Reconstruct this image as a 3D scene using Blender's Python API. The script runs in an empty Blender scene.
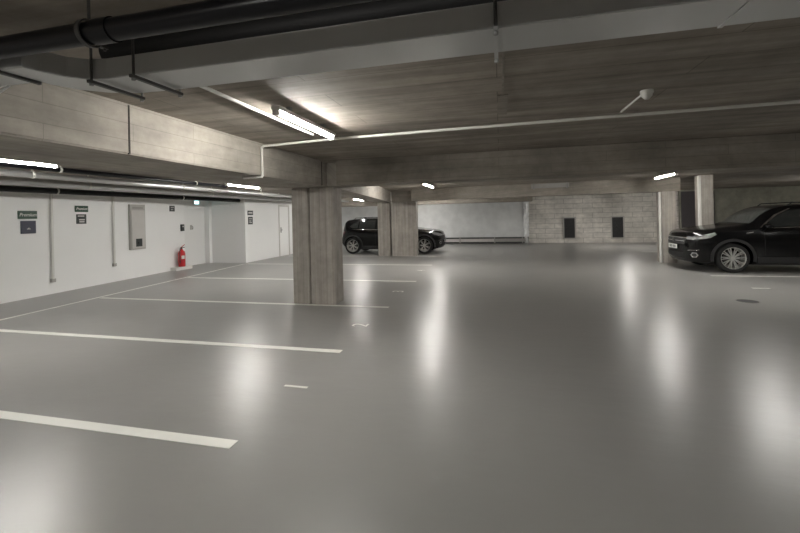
import bpy, bmesh, math, random
from mathutils import Vector, Matrix
from mathutils.bvhtree import BVHTree
random.seed(4)
sc = bpy.context.scene
COL = sc.collection
PI = math.pi

# ------------------------------------------------------------ camera
F_PX, PPX, PPY, EYE = 405.0, 400.0, 216.3, 1.55
YAW, ROLL = math.atan(100 / 405.0), 0.023
cd = bpy.data.cameras.new('camera')
cd.sensor_width = 36.0
cd.lens = 36.0 * F_PX / 800.0
cd.shift_y = -(266.5 - PPY) / 800.0
cd.clip_start = 0.05
cam = bpy.data.objects.new('camera', cd)
COL.objects.link(cam)
fw = Vector((-math.sin(YAW), math.cos(YAW), 0))
rt0 = Vector((math.cos(YAW), math.sin(YAW), 0))
rt = rt0 * math.cos(ROLL) - Vector((0, 0, 1)) * math.sin(ROLL)
up = rt0 * math.sin(ROLL) + Vector((0, 0, 1)) * math.cos(ROLL)
M = Matrix((rt, up, -fw)).transposed().to_4x4()
M.translation = Vector((0, 0, EYE))
cam.matrix_world = M
sc.camera = cam

# ------------------------------------------------------------ world, exposure
wd = bpy.data.worlds.new('world')
wd.use_nodes = True
wd.node_tree.nodes['Background'].inputs[0].default_value = (0.9, 0.95, 1, 1)
wd.node_tree.nodes['Background'].inputs[1].default_value = 0.02
sc.world = wd
sc.view_settings.view_transform = 'Standard'
sc.view_settings.look = 'None'
sc.view_settings.gamma = 1
sc.view_settings.exposure = 2.45
sc.view_settings.use_curve_mapping = False
TUBE = 44.0            # emission of every fluorescent tube
TUBE_COL = (1.0, 0.975, 0.925)

# ------------------------------------------------------------ materials
def new_mat(name):
    m = bpy.data.materials.new(name)
    m.use_nodes = True
    return m, m.node_tree, m.node_tree.nodes['Principled BSDF']

def plain(name, col, rough=0.5, metal=0.0, coat=0.0, noise=0.06, scale=6.0):
    m, nt, b = new_mat(name)
    b.inputs['Roughness'].default_value = rough
    b.inputs['Metallic'].default_value = metal
    b.inputs['Coat Weight'].default_value = coat
    b.inputs['Coat Roughness'].default_value = 0.05
    n = nt.nodes.new('ShaderNodeTexNoise')
    n.inputs['Scale'].default_value = scale
    n.inputs['Detail'].default_value = 4
    g = nt.nodes.new('ShaderNodeNewGeometry')
    nt.links.new(g.outputs['Position'], n.inputs['Vector'])
    r = nt.nodes.new('ShaderNodeMapRange')
    r.inputs[3].default_value = 1 - noise
    r.inputs[4].default_value = 1 + noise
    nt.links.new(n.outputs['Fac'], r.inputs[0])
    mx = nt.nodes.new('ShaderNodeVectorMath')
    mx.operation = 'SCALE'
    mx.inputs[0].default_value = col
    nt.links.new(r.outputs[0], mx.inputs['Scale'])
    nt.links.new(mx.outputs[0], b.inputs['Base Color'])
    return m

def concrete(name, u, v, bw, bh, c1, c2, mortar, msize=0.004, streak=(0.8, 14.0), rough=0.75, offs=0.5, bump=0.25, contrast=0.2):
    """board-marked concrete: u / v are weights of world x, y, z."""
    m, nt, b = new_mat(name)
    c1, c2, mortar = [tuple(x * .82 + .18 * sum(c) / 3 for x in c) for c in (c1, c2, mortar)]   # greyer
    L, N = nt.links.new, nt.nodes.new
    g = N('ShaderNodeNewGeometry')
    def dot(w):
        d = N('ShaderNodeVectorMath'); d.operation = 'DOT_PRODUCT'
        L(g.outputs['Position'], d.inputs[0]); d.inputs[1].default_value = w
        return d.outputs['Value']
    uo, vo = dot(u), dot(v)
    cb = N('ShaderNodeCombineXYZ'); L(uo, cb.inputs[0]); L(vo, cb.inputs[1])
    br = N('ShaderNodeTexBrick')
    br.inputs['Scale'].default_value = 1.0
    br.inputs['Brick Width'].default_value = bw
    br.inputs['Row Height'].default_value = bh
    br.inputs['Mortar Size'].default_value = msize
    br.inputs['Mortar Smooth'].default_value = 0.3
    br.offset = offs
    br.inputs['Color1'].default_value = (*c1, 1)
    br.inputs['Color2'].default_value = (*c2, 1)
    br.inputs['Mortar'].default_value = (*mortar, 1)
    L(cb.outputs[0], br.inputs['Vector'])
    mp = N('ShaderNodeMapping'); mp.inputs['Scale'].default_value = (streak[0], streak[1], 1)
    L(cb.outputs[0], mp.inputs['Vector'])
    n1 = N('ShaderNodeTexNoise'); n1.inputs['Scale'].default_value = 1.0
    n1.inputs['Detail'].default_value = 6; n1.inputs['Roughness'].default_value = 0.6
    L(mp.outputs[0], n1.inputs['Vector'])
    n2 = N('ShaderNodeTexNoise'); n2.inputs['Scale'].default_value = 1.1; n2.inputs['Detail'].default_value = 5
    L(g.outputs['Position'], n2.inputs['Vector'])
    r1 = N('ShaderNodeMapRange'); L(n1.outputs['Fac'], r1.inputs[0])
    r1.inputs[1].default_value = 0.3; r1.inputs[2].default_value = 0.7
    r1.inputs[3].default_value = 1 - contrast; r1.inputs[4].default_value = 1 + contrast
    r2 = N('ShaderNodeMapRange'); L(n2.outputs['Fac'], r2.inputs[0])
    r2.inputs[1].default_value = 0.3; r2.inputs[2].default_value = 0.7
    r2.inputs[3].default_value = 0.8; r2.inputs[4].default_value = 1.17
    mu = N('ShaderNodeMath'); mu.operation = 'MULTIPLY'
    L(r1.outputs[0], mu.inputs[0]); L(r2.outputs[0], mu.inputs[1])
    n4 = N('ShaderNodeTexNoise'); n4.inputs['Scale'].default_value = 5.5; n4.inputs['Detail'].default_value = 8; n4.inputs['Roughness'].default_value = .7
    L(g.outputs['Position'], n4.inputs['Vector'])
    r4 = N('ShaderNodeMapRange'); L(n4.outputs['Fac'], r4.inputs[0])
    r4.inputs[1].default_value = .35; r4.inputs[2].default_value = .65
    r4.inputs[3].default_value = .88; r4.inputs[4].default_value = 1.1
    mu0 = mu; mu = N('ShaderNodeMath'); mu.operation = 'MULTIPLY'
    L(mu0.outputs[0], mu.inputs[0]); L(r4.outputs[0], mu.inputs[1])
    s = N('ShaderNodeVectorMath'); s.operation = 'SCALE'
    L(br.outputs['Color'], s.inputs[0]); L(mu.outputs[0], s.inputs['Scale'])
    L(s.outputs[0], b.inputs['Base Color'])
    b.inputs['Roughness'].default_value = rough
    h = N('ShaderNodeMath'); h.operation = 'SUBTRACT'
    L(n1.outputs['Fac'], h.inputs[0]); L(br.outputs['Fac'], h.inputs[1])
    bp = N('ShaderNodeBump'); bp.inputs['Strength'].default_value = bump; bp.inputs['Distance'].default_value = 0.01
    L(h.outputs[0], bp.inputs['Height']); L(bp.outputs[0], b.inputs['Normal'])
    return m

M_CEIL = concrete('ceiling_concrete', (1, 0, 0), (0, 1, 1), 2.6, 0.34, (.31, .266, .217), (.275, .236, .193), (.17, .142, .115), streak=(.5, 6.5), contrast=.34)
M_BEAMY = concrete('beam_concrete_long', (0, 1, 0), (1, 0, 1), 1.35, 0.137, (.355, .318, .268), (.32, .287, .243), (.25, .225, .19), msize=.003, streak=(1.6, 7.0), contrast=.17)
M_BEAMX = concrete('beam_concrete_cross', (1, 0, 0), (0, 1, 1), 1.5, 0.137, (.29, .254, .208), (.262, .23, .19), (.19, .165, .138), msize=.003, streak=(.8, 9.0), contrast=.18)
M_COL = concrete('column_concrete', (0, 0, 1), (1, 1, 0), 9.0, 0.115, (.41, .372, .325), (.36, .322, .28), (.25, .222, .19), msize=.0025, streak=(.4, 10.0), contrast=.22, offs=.3)
M_BLOCK = concrete('block_wall', (1, 0, 0), (0, 0, 1), 0.9, 0.25, (.70, .66, .60), (.63, .595, .54), (.42, .395, .36), msize=.014, streak=(2, 6), contrast=.12)
M_SMOOTH = concrete('smooth_dark_wall', (0, 0, 1), (1, 0, 0), 9, 2.4, (.42, .41, .33), (.38, .37, .3), (.28, .27, .21), streak=(1.5, 2), contrast=.15)
M_WHITE = plain('white_wall_paint', (.85, .85, .84), .55, noise=.025, scale=1.3)
M_WHITE2 = plain('white_plastic', (.72, .71, .67), .4, noise=.02)
M_SILVER = plain('silver_lined_wall', (.7, .71, .71), .42, noise=.22, scale=2.6)
M_FOIL = plain('foil_strip', (.85, .86, .86), .3, .6, noise=.25, scale=18)
M_FOIL.node_tree.nodes['Principled BSDF'].inputs['Metallic'].default_value = .3
M_LINE = plain('line_paint', (.82, .82, .77), .45, noise=.05, scale=9)
M_GALV = plain('galvanised_duct', (.62, .625, .62), .34, .6, noise=.12, scale=3)
M_GALV_PIPE = plain('galvanised_pipe', (.62, .62, .62), .3, .8, noise=.08, scale=4)
M_BLACKPIPE = plain('black_cast_pipe', (.005, .005, .007), .3, noise=.2)
M_BLACKPIPE.node_tree.nodes['Principled BSDF'].inputs['Specular IOR Level'].default_value = .3
M_DARKMETAL = plain('dark_zinc_channel', (.09, .088, .085), .45, .5)
M_ROD = plain('steel_rod', (.3, .3, .29), .4, .8)
M_BEIGE = plain('grey_beige_panel', (.56, .54, .515), .5, noise=.05)
M_BEIGE2 = plain('grey_beige_frame', (.42, .405, .38), .5)
M_GREEN = plain('green_sign', (.006, .045, .022), .4)
M_NAVY = plain('navy_sign', (.018, .02, .045), .35)
M_CHAR = plain('charcoal_sign', (.025, .03, .03), .4)
M_GRILLE = plain('dark_grille', (.035, .035, .036), .5)
M_GREYBOX = plain('grey_box', (.32, .31, .29), .5)
M_PURPLE = plain('dark_mauve_panel', (.085, .075, .08), .6)
M_RED = plain('extinguisher_red', (.5, .008, .012), .3, coat=.5)
M_BLACKP = plain('black_plastic', (.02, .02, .021), .55)
M_PAINT = plain('black_car_paint', (.0025, .0025, .003), .16, coat=.15, noise=.02)
M_PAINT.node_tree.nodes['Principled BSDF'].inputs['Specular IOR Level'].default_value = .3
M_GLASS = plain('dark_car_glass', (.02, .023, .023), .04, coat=1.0, noise=.02)
M_GLASS_L = plain('windscreen_glass', (.075, .08, .075), .05, coat=1.0, noise=.1, scale=3)
M_TYRE = plain('tyre_rubber', (.013, .013, .013), .75)
M_RIM = plain('rim_alloy', (.6, .6, .58), .3, .6)
M_CHROME = plain('chrome', (.8, .8, .8), .12, 1.0)
M_LENS = plain('headlight_lens', (.42, .43, .43), .12, .5, coat=1.0, noise=.3, scale=30)
M_TAIL = plain('tail_light_lens', (.12, .004, .006), .15, coat=1.0)
M_PLATE = plain('number_plate', (.75, .75, .73), .4)
M_SEAM = plain('dark_joint_filler', (.03, .025, .02), .8)

def mat_floor():
    m, nt, b = new_mat('epoxy_floor')
    L, N = nt.links.new, nt.nodes.new
    g = N('ShaderNodeNewGeometry')
    n = N('ShaderNodeTexNoise'); n.inputs['Scale'].default_value = .5; n.inputs['Detail'].default_value = 7
    L(g.outputs['Position'], n.inputs['Vector'])
    cr = N('ShaderNodeValToRGB')
    cr.color_ramp.elements[0].position = .3; cr.color_ramp.elements[0].color = (.258, .254, .243, 1)
    cr.color_ramp.elements[1].position = .7; cr.color_ramp.elements[1].color = (.295, .29, .278, 1)
    L(n.outputs['Fac'], cr.inputs[0]); L(cr.outputs[0], b.inputs['Base Color'])
    n3 = N('ShaderNodeTexNoise'); n3.inputs['Scale'].default_value = 1.6; n3.inputs['Detail'].default_value = 4
    L(g.outputs['Position'], n3.inputs['Vector'])
    r = N('ShaderNodeMapRange'); L(n3.outputs['Fac'], r.inputs[0])
    r.inputs[3].default_value = .285; r.inputs[4].default_value = .325
    L(r.outputs[0], b.inputs['Roughness'])
    mp = N('ShaderNodeMapping'); mp.inputs['Scale'].default_value = (3, 6, 3)
    L(g.outputs['Position'], mp.inputs['Vector'])
    n2 = N('ShaderNodeTexNoise'); n2.inputs['Scale'].default_value = 1.0; n2.inputs['Detail'].default_value = 3
    L(mp.outputs[0], n2.inputs['Vector'])
    bp = N('ShaderNodeBump'); bp.inputs['Strength'].default_value = .12; bp.inputs['Distance'].default_value = .02
    L(n2.outputs['Fac'], bp.inputs['Height']); L(bp.outputs[0], b.inputs['Normal'])
    b.inputs['Specular IOR Level'].default_value = .42
    return m
M_FLOOR = mat_floor()

def mat_emit(name, col, s):
    m, nt, b = new_mat(name)
    b.inputs['Base Color'].default_value = (.8, .8, .8, 1)
    b.inputs['Emission Color'].default_value = (*col, 1)
    b.inputs['Emission Strength'].default_value = s
    return m
M_TUBE = mat_emit('lit_tube', TUBE_COL, TUBE)
M_EXIT = mat_emit('lit_exit_lamp', (.45, .95, 1.0), .9)

# ------------------------------------------------------------ mesh helpers
def box(bm, x0, x1, y0, y1, z0, z1):
    vs = [bm.verts.new((x, y, z)) for x in (x0, x1) for y in (y0, y1) for z in (z0, z1)]
    for f in ((0, 1, 3, 2), (4, 6, 7, 5), (0, 4, 5, 1), (2, 3, 7, 6), (0, 2, 6, 4), (1, 5, 7, 3)):
        bm.faces.new([vs[i] for i in f])

def tube(bm, a, b, r, n=16, r2=None, cap=True):
    a, b = Vector(a), Vector(b)
    r2 = r if r2 is None else r2
    d = (b - a).normalized()
    s = d.orthogonal().normalized(); t = d.cross(s)
    A = [bm.verts.new(a + (s * math.cos(q) + t * math.sin(q)) * r) for q in (2 * PI * i / n for i in range(n))]
    B = [bm.verts.new(b + (s * math.cos(q) + t * math.sin(q)) * r2) for q in (2 * PI * i / n for i in range(n))]
    for i in range(n):
        bm.faces.new((A[i], A[(i + 1) % n], B[(i + 1) % n], B[i]))
    if cap:
        bm.faces.new(A[::-1]); bm.faces.new(B)

def path_tube(bm, pts, r, n=10):
    """one continuous round tube along a polyline"""
    pts = [Vector(p) for p in pts]
    rings = []
    s = None
    for i, p in enumerate(pts):
        d = ((pts[min(i + 1, len(pts) - 1)] - p).normalized() + (p - pts[max(i - 1, 0)]).normalized()).normalized()
        if s is None: s = d.orthogonal().normalized()
        s = (s - d * s.dot(d)).normalized()
        t = d.cross(s)
        rings.append([bm.verts.new(p + (s * math.cos(2 * PI * k / n) + t * math.sin(2 * PI * k / n)) * r) for k in range(n)])
    for A, B in zip(rings, rings[1:]):
        for i in range(n):
            bm.faces.new((A[i], A[(i + 1) % n], B[(i + 1) % n], B[i]))
    bm.faces.new(rings[0][::-1]); bm.faces.new(rings[-1])

def lathe(bm, prof, c=(0, 0, 0), axis='Z', n=32, close=False):
    """prof: list of (radius, height)"""
    rings = []
    def P(r, h, a):
        x, y = r * math.cos(a), r * math.sin(a)
        v = {'Z': (x, y, h), 'Y': (x, h, y), 'X': (h, x, y)}[axis]
        return (v[0] + c[0], v[1] + c[1], v[2] + c[2])
    for r, h in prof:
        if r < 1e-6: rings.append([bm.verts.new(P(0, h, 0))])
        else: rings.append([bm.verts.new(P(r, h, 2 * PI * k / n)) for k in range(n)])
    pr = list(zip(rings, rings[1:]))
    if close: pr.append((rings[-1], rings[0]))
    for A, B in pr:
        for i in range(n):
            j = (i + 1) % n
            if len(A) == 1 and len(B) == 1: continue
            if len(A) == 1: bm.faces.new((A[0], B[j], B[i]))
            elif len(B) == 1: bm.faces.new((A[i], A[j], B[0]))
            else: bm.faces.new((A[i], A[j], B[j], B[i]))

def prism(bm, poly, z0, z1):
    A = [bm.verts.new((x, y, z0)) for x, y in poly]
    B = [bm.verts.new((x, y, z1)) for x, y in poly]
    n = len(poly)
    for i in range(n):
        bm.faces.new((A[i], A[(i + 1) % n], B[(i + 1) % n], B[i]))
    bm.faces.new(A[::-1]); bm.faces.new(B)

def obj(name, bm, m, parent=None, smooth=False, bevel=0):
    bmesh.ops.recalc_face_normals(bm, faces=bm.faces)
    if bevel:
        bmesh.ops.bevel(bm, geom=list(bm.edges), offset=bevel, segments=2, affect='EDGES', clamp_overlap=True)
    me = bpy.data.meshes.new(name)
    bm.to_mesh(me); bm.free()
    if smooth:
        for p in me.polygons: p.use_smooth = True
        try: me.set_sharp_from_angle(angle=math.radians(38))
        except Exception: pass
    me.materials.append(m)
    o = bpy.data.objects.new(name, me)
    COL.objects.link(o)
    if parent: o.parent = parent
    return o

def tag(o, label, cat, group=None, kind=None):
    if label: o['label'] = label
    if cat: o['category'] = cat
    if group: o['group'] = group
    if kind: o['kind'] = kind
    return o

def empty(name, loc, rz=0):
    o = bpy.data.objects.new(name, None)
    o.empty_display_size = .1
    COL.objects.link(o); o.location = loc; o.rotation_euler = (0, 0, rz)
    return o

def struct(name, bm, m, label=None):
    o = obj(name, bm, m); o['kind'] = 'structure'
    if label: o['label'] = label
    return o

def part(name, m, parent, fn, smooth=False, bevel=0):
    bm = bmesh.new(); fn(bm)
    return obj(name, bm, m, parent, smooth, bevel)

def text_part(name, s, size, m, parent, mat4, ext=.002, sx=1.0, shear=0.0):
    cu = bpy.data.curves.new(name, 'FONT')
    cu.body = s; cu.size = size; cu.extrude = ext; cu.align_x = 'CENTER'; cu.align_y = 'CENTER'; cu.shear = shear
    cu.resolution_u = 3
    t = bpy.data.objects.new(name + '_tmp', cu); COL.objects.link(t)
    dg = bpy.context.evaluated_depsgraph_get(); dg.update()
    me = bpy.data.meshes.new_from_object(t.evaluated_get(dg))
    bpy.data.objects.remove(t)
    me.transform(mat4 @ Matrix.Diagonal((sx, 1, 1, 1)))
    me.materials.clear(); me.materials.append(m)
    o = bpy.data.objects.new(name, me); COL.objects.link(o); o.parent = parent
    return o

# ------------------------------------------------------------ structure
SLAB, SOFF = 2.51, 2.10
bm = bmesh.new(); box(bm, -11.6, 14.3, -6.3, 26.3, -.2, 0); struct('floor', bm, M_FLOOR)
bm = bmesh.new(); box(bm, -11.6, 14.3, -6.3, 26.3, SLAB, SLAB + .25); struct('ceiling', bm, M_CEIL)
# left wall: a long run, a step, then a second run further right
inner = [(-8.6, -6), (-9.62, 5.9), (-10.149, 11.3), (-10.5, 11.32), (-10.5, 12.8), (-8.9, 12.8), (-9.05, 26.0)]
bm = bmesh.new(); prism(bm, inner + [(-11.5, 26.0), (-11.5, -6)], 0, SLAB - .004)
struct('wall_left', bm, M_WHITE, 'white painted concrete wall')
bm = bmesh.new(); box(bm, 1.42, 8.3, 22, 22.25, 0, SLAB - .004); struct('wall_back', bm, M_BLOCK, 'coursed pale block wall at the far end')
bm = bmesh.new(); box(bm, -9.02, 1.38, 22, 22.25, 0, SLAB - .004); struct('wall_back_left', bm, M_SILVER, 'white-silver lined wall at the far end')
bm = bmesh.new(); box(bm, 8.34, 14.0, 22, 22.25, 0, SLAB - .004); struct('wall_back_right', bm, M_SMOOTH, 'smooth dark concrete wall behind the right-hand car')
bm = bmesh.new(); box(bm, 14, 14.25, -6, 26, 0, SLAB - .004); struct('wall_right', bm, M_SMOOTH)
bm = bmesh.new(); box(bm, -11.5, 14.2, -6.25, -6.02, 0, SLAB - .004); struct('wall_front', bm, M_WHITE)
# shallow pilaster on the step of the left wall
bm = bmesh.new(); box(bm, -10.49, -10.3, 12.66, 12.8, .0, SLAB - .01)
struct('trim_1', bm, M_WHITE, 'shallow white pilaster on the left wall')
# door in the far run of the left wall
d = empty('door_1', (-8.975, 15.55, 0)); d['kind'] = 'structure'
part('door_leaf', M_WHITE2, d, lambda b: box(b, -.02, .035, -.36, .36, .01, 2.06))
part('door_frame', M_BEIGE, d, lambda b: (box(b, -.02, .06, -.44, -.37, 0, 2.14), box(b, -.02, .06, .37, .44, 0, 2.14), box(b, -.02, .06, -.37, .37, 2.07, 2.14)))
part('door_handle', M_CHAR, d, lambda b: (box(b, .035, .05, -.29, -.23, .98, 1.2), box(b, .05, .075, -.3, -.17, 1.08, 1.1)))

# ------------------------------------------------------------ beams and columns
def thing_box(name, label, cat, m, dims, group=None, bevel=.012):
    bm = bmesh.new(); box(bm, *dims)
    return tag(obj(name, bm, m, bevel=bevel), label, cat, group)

t = empty('concrete_beam', (-3.43, 1.0, SOFF))
tag(t, 'long board-marked concrete beam running from upper left to the nearest column', 'beam')
part('beam_body', M_BEAMY, t, lambda b: box(b, -.52, .53, -6.9, 5.52, 0, SLAB - SOFF + .02), bevel=.012)
part('joint_seam', M_SEAM, t, lambda b: (box(b, .518, .534, 1.655, 1.668, 0.004, SLAB - SOFF - .01),
     box(b, .518, .534, 5.3, 5.32, 0.004, SLAB - SOFF - .01)))
t = thing_box('concrete_beam', 'concrete cross beam spanning the whole width at the nearest column', 'beam', M_BEAMX, (-2.66, 13.99, 6.35, 6.95, SOFF, SLAB + .02))
t = thing_box('concrete_beam_block', 'square concrete head block on the nearest column where the beams meet', 'beam', M_BEAMY, (-3.95, -2.68, 6.56, 7.18, SOFF, SLAB + .02))
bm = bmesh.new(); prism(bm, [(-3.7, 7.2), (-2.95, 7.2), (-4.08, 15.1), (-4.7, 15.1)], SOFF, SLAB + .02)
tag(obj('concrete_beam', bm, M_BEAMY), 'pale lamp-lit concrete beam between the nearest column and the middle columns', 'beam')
thing_box('concrete_beam_block', 'concrete head block on top of the wide middle column', 'beam', M_BEAMX, (-4.05, -3.1, 15.1, 15.7, SOFF, SLAB + .02))
bm = bmesh.new(); prism(bm, [(-3.08, 14.2), (5.12, 13.42), (5.12, 13.92), (-3.08, 14.7)], SOFF, SLAB + .02)
tag(obj('concrete_beam', bm, M_BEAMX), 'concrete cross beam carried by the pale right-hand column, grey box on its face', 'beam')
t = thing_box('concrete_beam', 'far concrete cross beam in front of the silver wall', 'beam', M_BEAMX, (-9.0, 1.4, 18.6, 19.1, SOFF - .02, SLAB + .02))
def column(name, label, x0, x1, y0, y1, ztop, extra=None):
    t = empty(name, ((x0 + x1) / 2, (y0 + y1) / 2, 0)); tag(t, label, 'column')
    hx, hy = (x1 - x0) / 2, (y1 - y0) / 2
    part('shaft', M_COL, t, lambda b: box(b, -hx, hx, -hy, hy, 0, ztop), bevel=.012)
    return t
column('concrete_column', 'narrow left half of the nearest twin board-marked concrete column', -3.69, -3.35, 6.7, 7.1, SOFF)
column('concrete_column', 'wide right half of the nearest twin board-marked concrete column', -3.335, -2.87, 6.7, 7.1, SOFF)
column('concrete_column', 'narrow concrete column standing in front of the left-hand car', -4.69, -4.2, 15.3, 15.65, SOFF + .2)
column('concrete_column', 'wide pale concrete column beside the front wheel of the left-hand car', -4.12, -3.14, 15.3, 15.65, SOFF)
t = column('concrete_column', 'pale concrete column in front of the right-hand car, under the lit lamp', 4.62, 5.0, 13.4, 13.85, SOFF)
t = column('concrete_column', 'concrete column with a bright left edge rising behind the bonnet of the right-hand car', 5.47, 5.77, 13.0, 13.4, SLAB)
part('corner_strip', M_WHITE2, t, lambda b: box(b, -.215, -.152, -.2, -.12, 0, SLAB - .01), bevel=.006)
bm = bmesh.new(); tube(bm, (4.575, 13.42, .01), (4.575, 13.42, 2.09), .035)
tag(obj('drain_pipe', bm, M_WHITE2, smooth=True), 'thin pale pipe up the left edge of the pale right-hand column', 'pipe')

# ------------------------------------------------------------ back wall fittings
for x, lab in ((3.4, 'dark ventilation grille in the block wall, left one of the two'), (5.62, 'dark ventilation grille in the block wall, right one, nearer the pale column')):
    t = empty('ventilation_grille', (x, 21.97, .2)); tag(t, lab, 'vent', 'ventilation grilles in the block wall')
    part('frame', M_BEIGE2, t, lambda b: (box(b, -.31, -.25, -.03, .03, 0, 1.12), box(b, .25, .31, -.03, .03, 0, 1.12), box(b, -.25, .25, -.03, .03, 0, .06), box(b, -.25, .25, -.03, .03, 1.06, 1.12)))
    def sl(b):
        box(b, -.25, .25, .01, .03, .06, 1.06)
        for k in range(20): box(b, -.25, .25, -.02, .012, .075 + k * .05, .1 + k * .05)
    part('slats', M_GRILLE, t, sl)
# low double rail along the silver wall
t = empty('guard_rail', (-1.9, 21.8, 0)); tag(t, 'low double guard rail running along the foot of the silver wall', 'rail')
part('top_rail', M_GRILLE, t, lambda b: box(b, -4.3, 3.1, -.04, .04, .27, .34))
part('bottom_rail', M_GRILLE, t, lambda b: box(b, -4.3, 3.1, -.05, .05, .02, .1))
part('rail_panel', M_BEIGE, t, lambda b: box(b, -4.3, 1.6, -.01, .02, .1, .27))
part('end_box', M_GREYBOX, t, lambda b: box(b, 1.6, 3.15, -.055, .03, .1, .27))
for x in (-4.2, -2.2, -.2, 1.6, 3.0):
    part('post', M_GREYBOX, t, lambda b: box(b, x - .03, x + .03, -.06, .06, 0, .35))
# crumpled foil strip at the right end of the silver wall
bm = bmesh.new()
A = []
for k in range(25):
    z = .35 + k * (SLAB - .41) / 24
    A.append([bm.verts.new((x + random.uniform(-.03, .03), y + random.uniform(-.03, .0), z)) for x, y in ((1.2, 21.99), (1.24, 21.9), (1.32, 21.87), (1.4, 21.9), (1.44, 21.99))])
for P, Q in zip(A, A[1:]):
    for i in range(4): bm.faces.new((P[i], P[i + 1], Q[i + 1], Q[i]))
    bm.faces.new((P[4], P[0], Q[0], Q[4]))
bm.faces.new(A[0]); bm.faces.new(A[-1])
tag(obj('foil_strip', bm, M_FOIL), 'crumpled bright foil strip down the right end of the silver wall', 'foil')
# dark panel between the two right columns
t = thing_box('wall_panel', 'dark mauve panel on the far wall seen between the two right-hand columns', 'panel', M_PURPLE, (8.4, 9.75, 21.9, 21.99, .02, 2.42), bevel=.005)
# grey box on the face of the second cross beam
t = empty('cable_box', (1.58, 13.745, 2.37), -.095); tag(t, 'long flat grey box fixed to the face of the far cross beam', 'box')
part('box_body', M_GREYBOX, t, lambda b: box(b, -.58, .56, -.09, .01, -.02, .12), bevel=.006)
for x in (-.5, .5): part('end_clamp', M_ROD, t, lambda b: box(b, x - .02, x + .02, -.105, .01, -.05, .145))

# ------------------------------------------------------------ lamps
def lamp(label, x, y0, y1, z, group='fluorescent tube lamps under the slab', rz=0):
    L = y1 - y0
    t = empty('tube_lamp', (x, (y0 + y1) / 2, z), rz); tag(t, label, 'lamp', group)
    part('housing', M_WHITE2, t, lambda b: box(b, -.042, .042, -L / 2, L / 2, .0, .035), bevel=.006)
    part('tube', M_TUBE, t, lambda b: tube(b, (0, -L / 2 + .035, -.008), (0, L / 2 - .035, -.008), .022, 14), smooth=True)
    for s in (-1, 1):
        part('end_cap', M_WHITE2, t, lambda b: box(b, -.028, .028, s * L / 2 - (.035 if s > 0 else 0), s * L / 2 + (0 if s > 0 else .035), -.04, 0), bevel=.004)
    for s in (-1, 1):
        part('ceiling_bracket', M_ROD, t, lambda b: box(b, -.02, .02, s * L * .3 - .02, s * L * .3 + .02, .035, SLAB - z))
    return t
ZL = 2.43
lamp('bright tube lamp on the slab just in front of the nearest column', -1.74, 2.93, 4.08, ZL)
lamp('tube lamp at the left edge of the picture beyond the long beam', -6.0, 3.05, 4.36, 2.37)
lamp('tube lamp beside the silver pipes, left of the nearest column', -6.0, 7.95, 9.25, 2.37)
lamp('tube lamp behind the near cross beam, right of the middle columns', -2.0, 10.5, 12.4, ZL)
lamp('tube lamp by the top of the pale right-hand column', 4.12, 11.0, 12.35, ZL)
lamp('tube lamp hidden behind the near cross beam at the right', 4.75, 8.0, 9.3, ZL)
lamp('small far tube lamp above the rear of the left-hand car', -6.05, 16.2, 17.6, 2.33)
lamp('small far tube lamp over the front of the left-hand car', -4.4, 19.4, 20.8, ZL)
lamp('tube lamp behind the far cross beam, between the block wall and the pale column', 5.3, 18.4, 19.8, ZL)
# unseen lamps: one hidden, rows continued behind the photographer, others added for fill light
lamp('tube lamp in front of the silver wall, hidden behind the far cross beam', -2.6, 16.6, 18.0, ZL)
lamp('tube lamp in the left row behind the photographer', -6.0, -2.6, -1.2, 2.37)
lamp('tube lamp in the middle row behind the photographer', -1.70, -1.7, -.5, ZL)
lamp('tube lamp in the right row behind the photographer', 4.2, -2.6, -1.3, ZL)
lamp('added unseen tube lamp brightening the step of the left wall', -6.0, 10.98, 12.25, 2.37)  # placed out of sight behind the column to brighten the wall step
lamp('added unseen tube lamp out past the right-hand car, brightening the far wall', 10.8, 15.6, 17.0, ZL)  # added outside the frame to brighten the right end of the back wall
lamp('added unseen fill lamp at the far right, level with the right-hand car', 11.0, 9.2, 10.6, ZL)  # added outside the frame as fill for the right side
lamp('added unseen fill lamp at the far right near the photographer', 10.0, 2.6, 4.0, ZL)  # another fill lamp out of view, for the near right side

t = empty('exit_lamp', (-10.02, 11.3, 2.2)); tag(t, 'small glowing bluish exit lamp high on the white left wall', 'exit lamp')
part('lamp_case', M_WHITE2, t, lambda b: box(b, -.06, .02, -.12, .12, -.06, .07), bevel=.01)
part('lamp_face', M_EXIT, t, lambda b: box(b, .02, .03, -.1, .1, -.045, .055))
t.location = (-10.44, 12.2, 2.2)

# ------------------------------------------------------------ ducts and pipes above the camera
t = empty('ventilation_duct', (0, 1.69, 2.25)); tag(t, 'rectangular galvanised ventilation duct crossing the top of the picture', 'duct')
def duct(b):
    # long run with a rounded turn at the left
    poly = [(13.9, -.12), (13.9, .12), (-1.72, .12), (-1.88, .11), (-2.02, .06), (-2.12, -.03), (-2.17, -.14), (-2.18, -.345),
            (-2.04, -.345), (-2.03, -.28), (-1.99, -.19), (-1.93, -.14), (-1.84, -.12)]
    prism(b, poly, 0, .1)
part('duct_run', M_GALV, t, duct, bevel=.004)
part('flange', M_GALV, t, lambda b: box(b, .83, .845, -.124, .124, -.004, .104))
part('flange', M_GALV, t, lambda b: box(b, 5.96, 5.975, -.124, .124, -.004, .104))
part('left_branch', M_GALV, t, lambda b: box(b, -2.84, -2.2, -.35, -.18, .0, .1), bevel=.004)
part('branch_flange', M_DARKMETAL, t, lambda b: box(b, -2.2, -2.18, -.358, -.17, -.01, .11))
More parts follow.
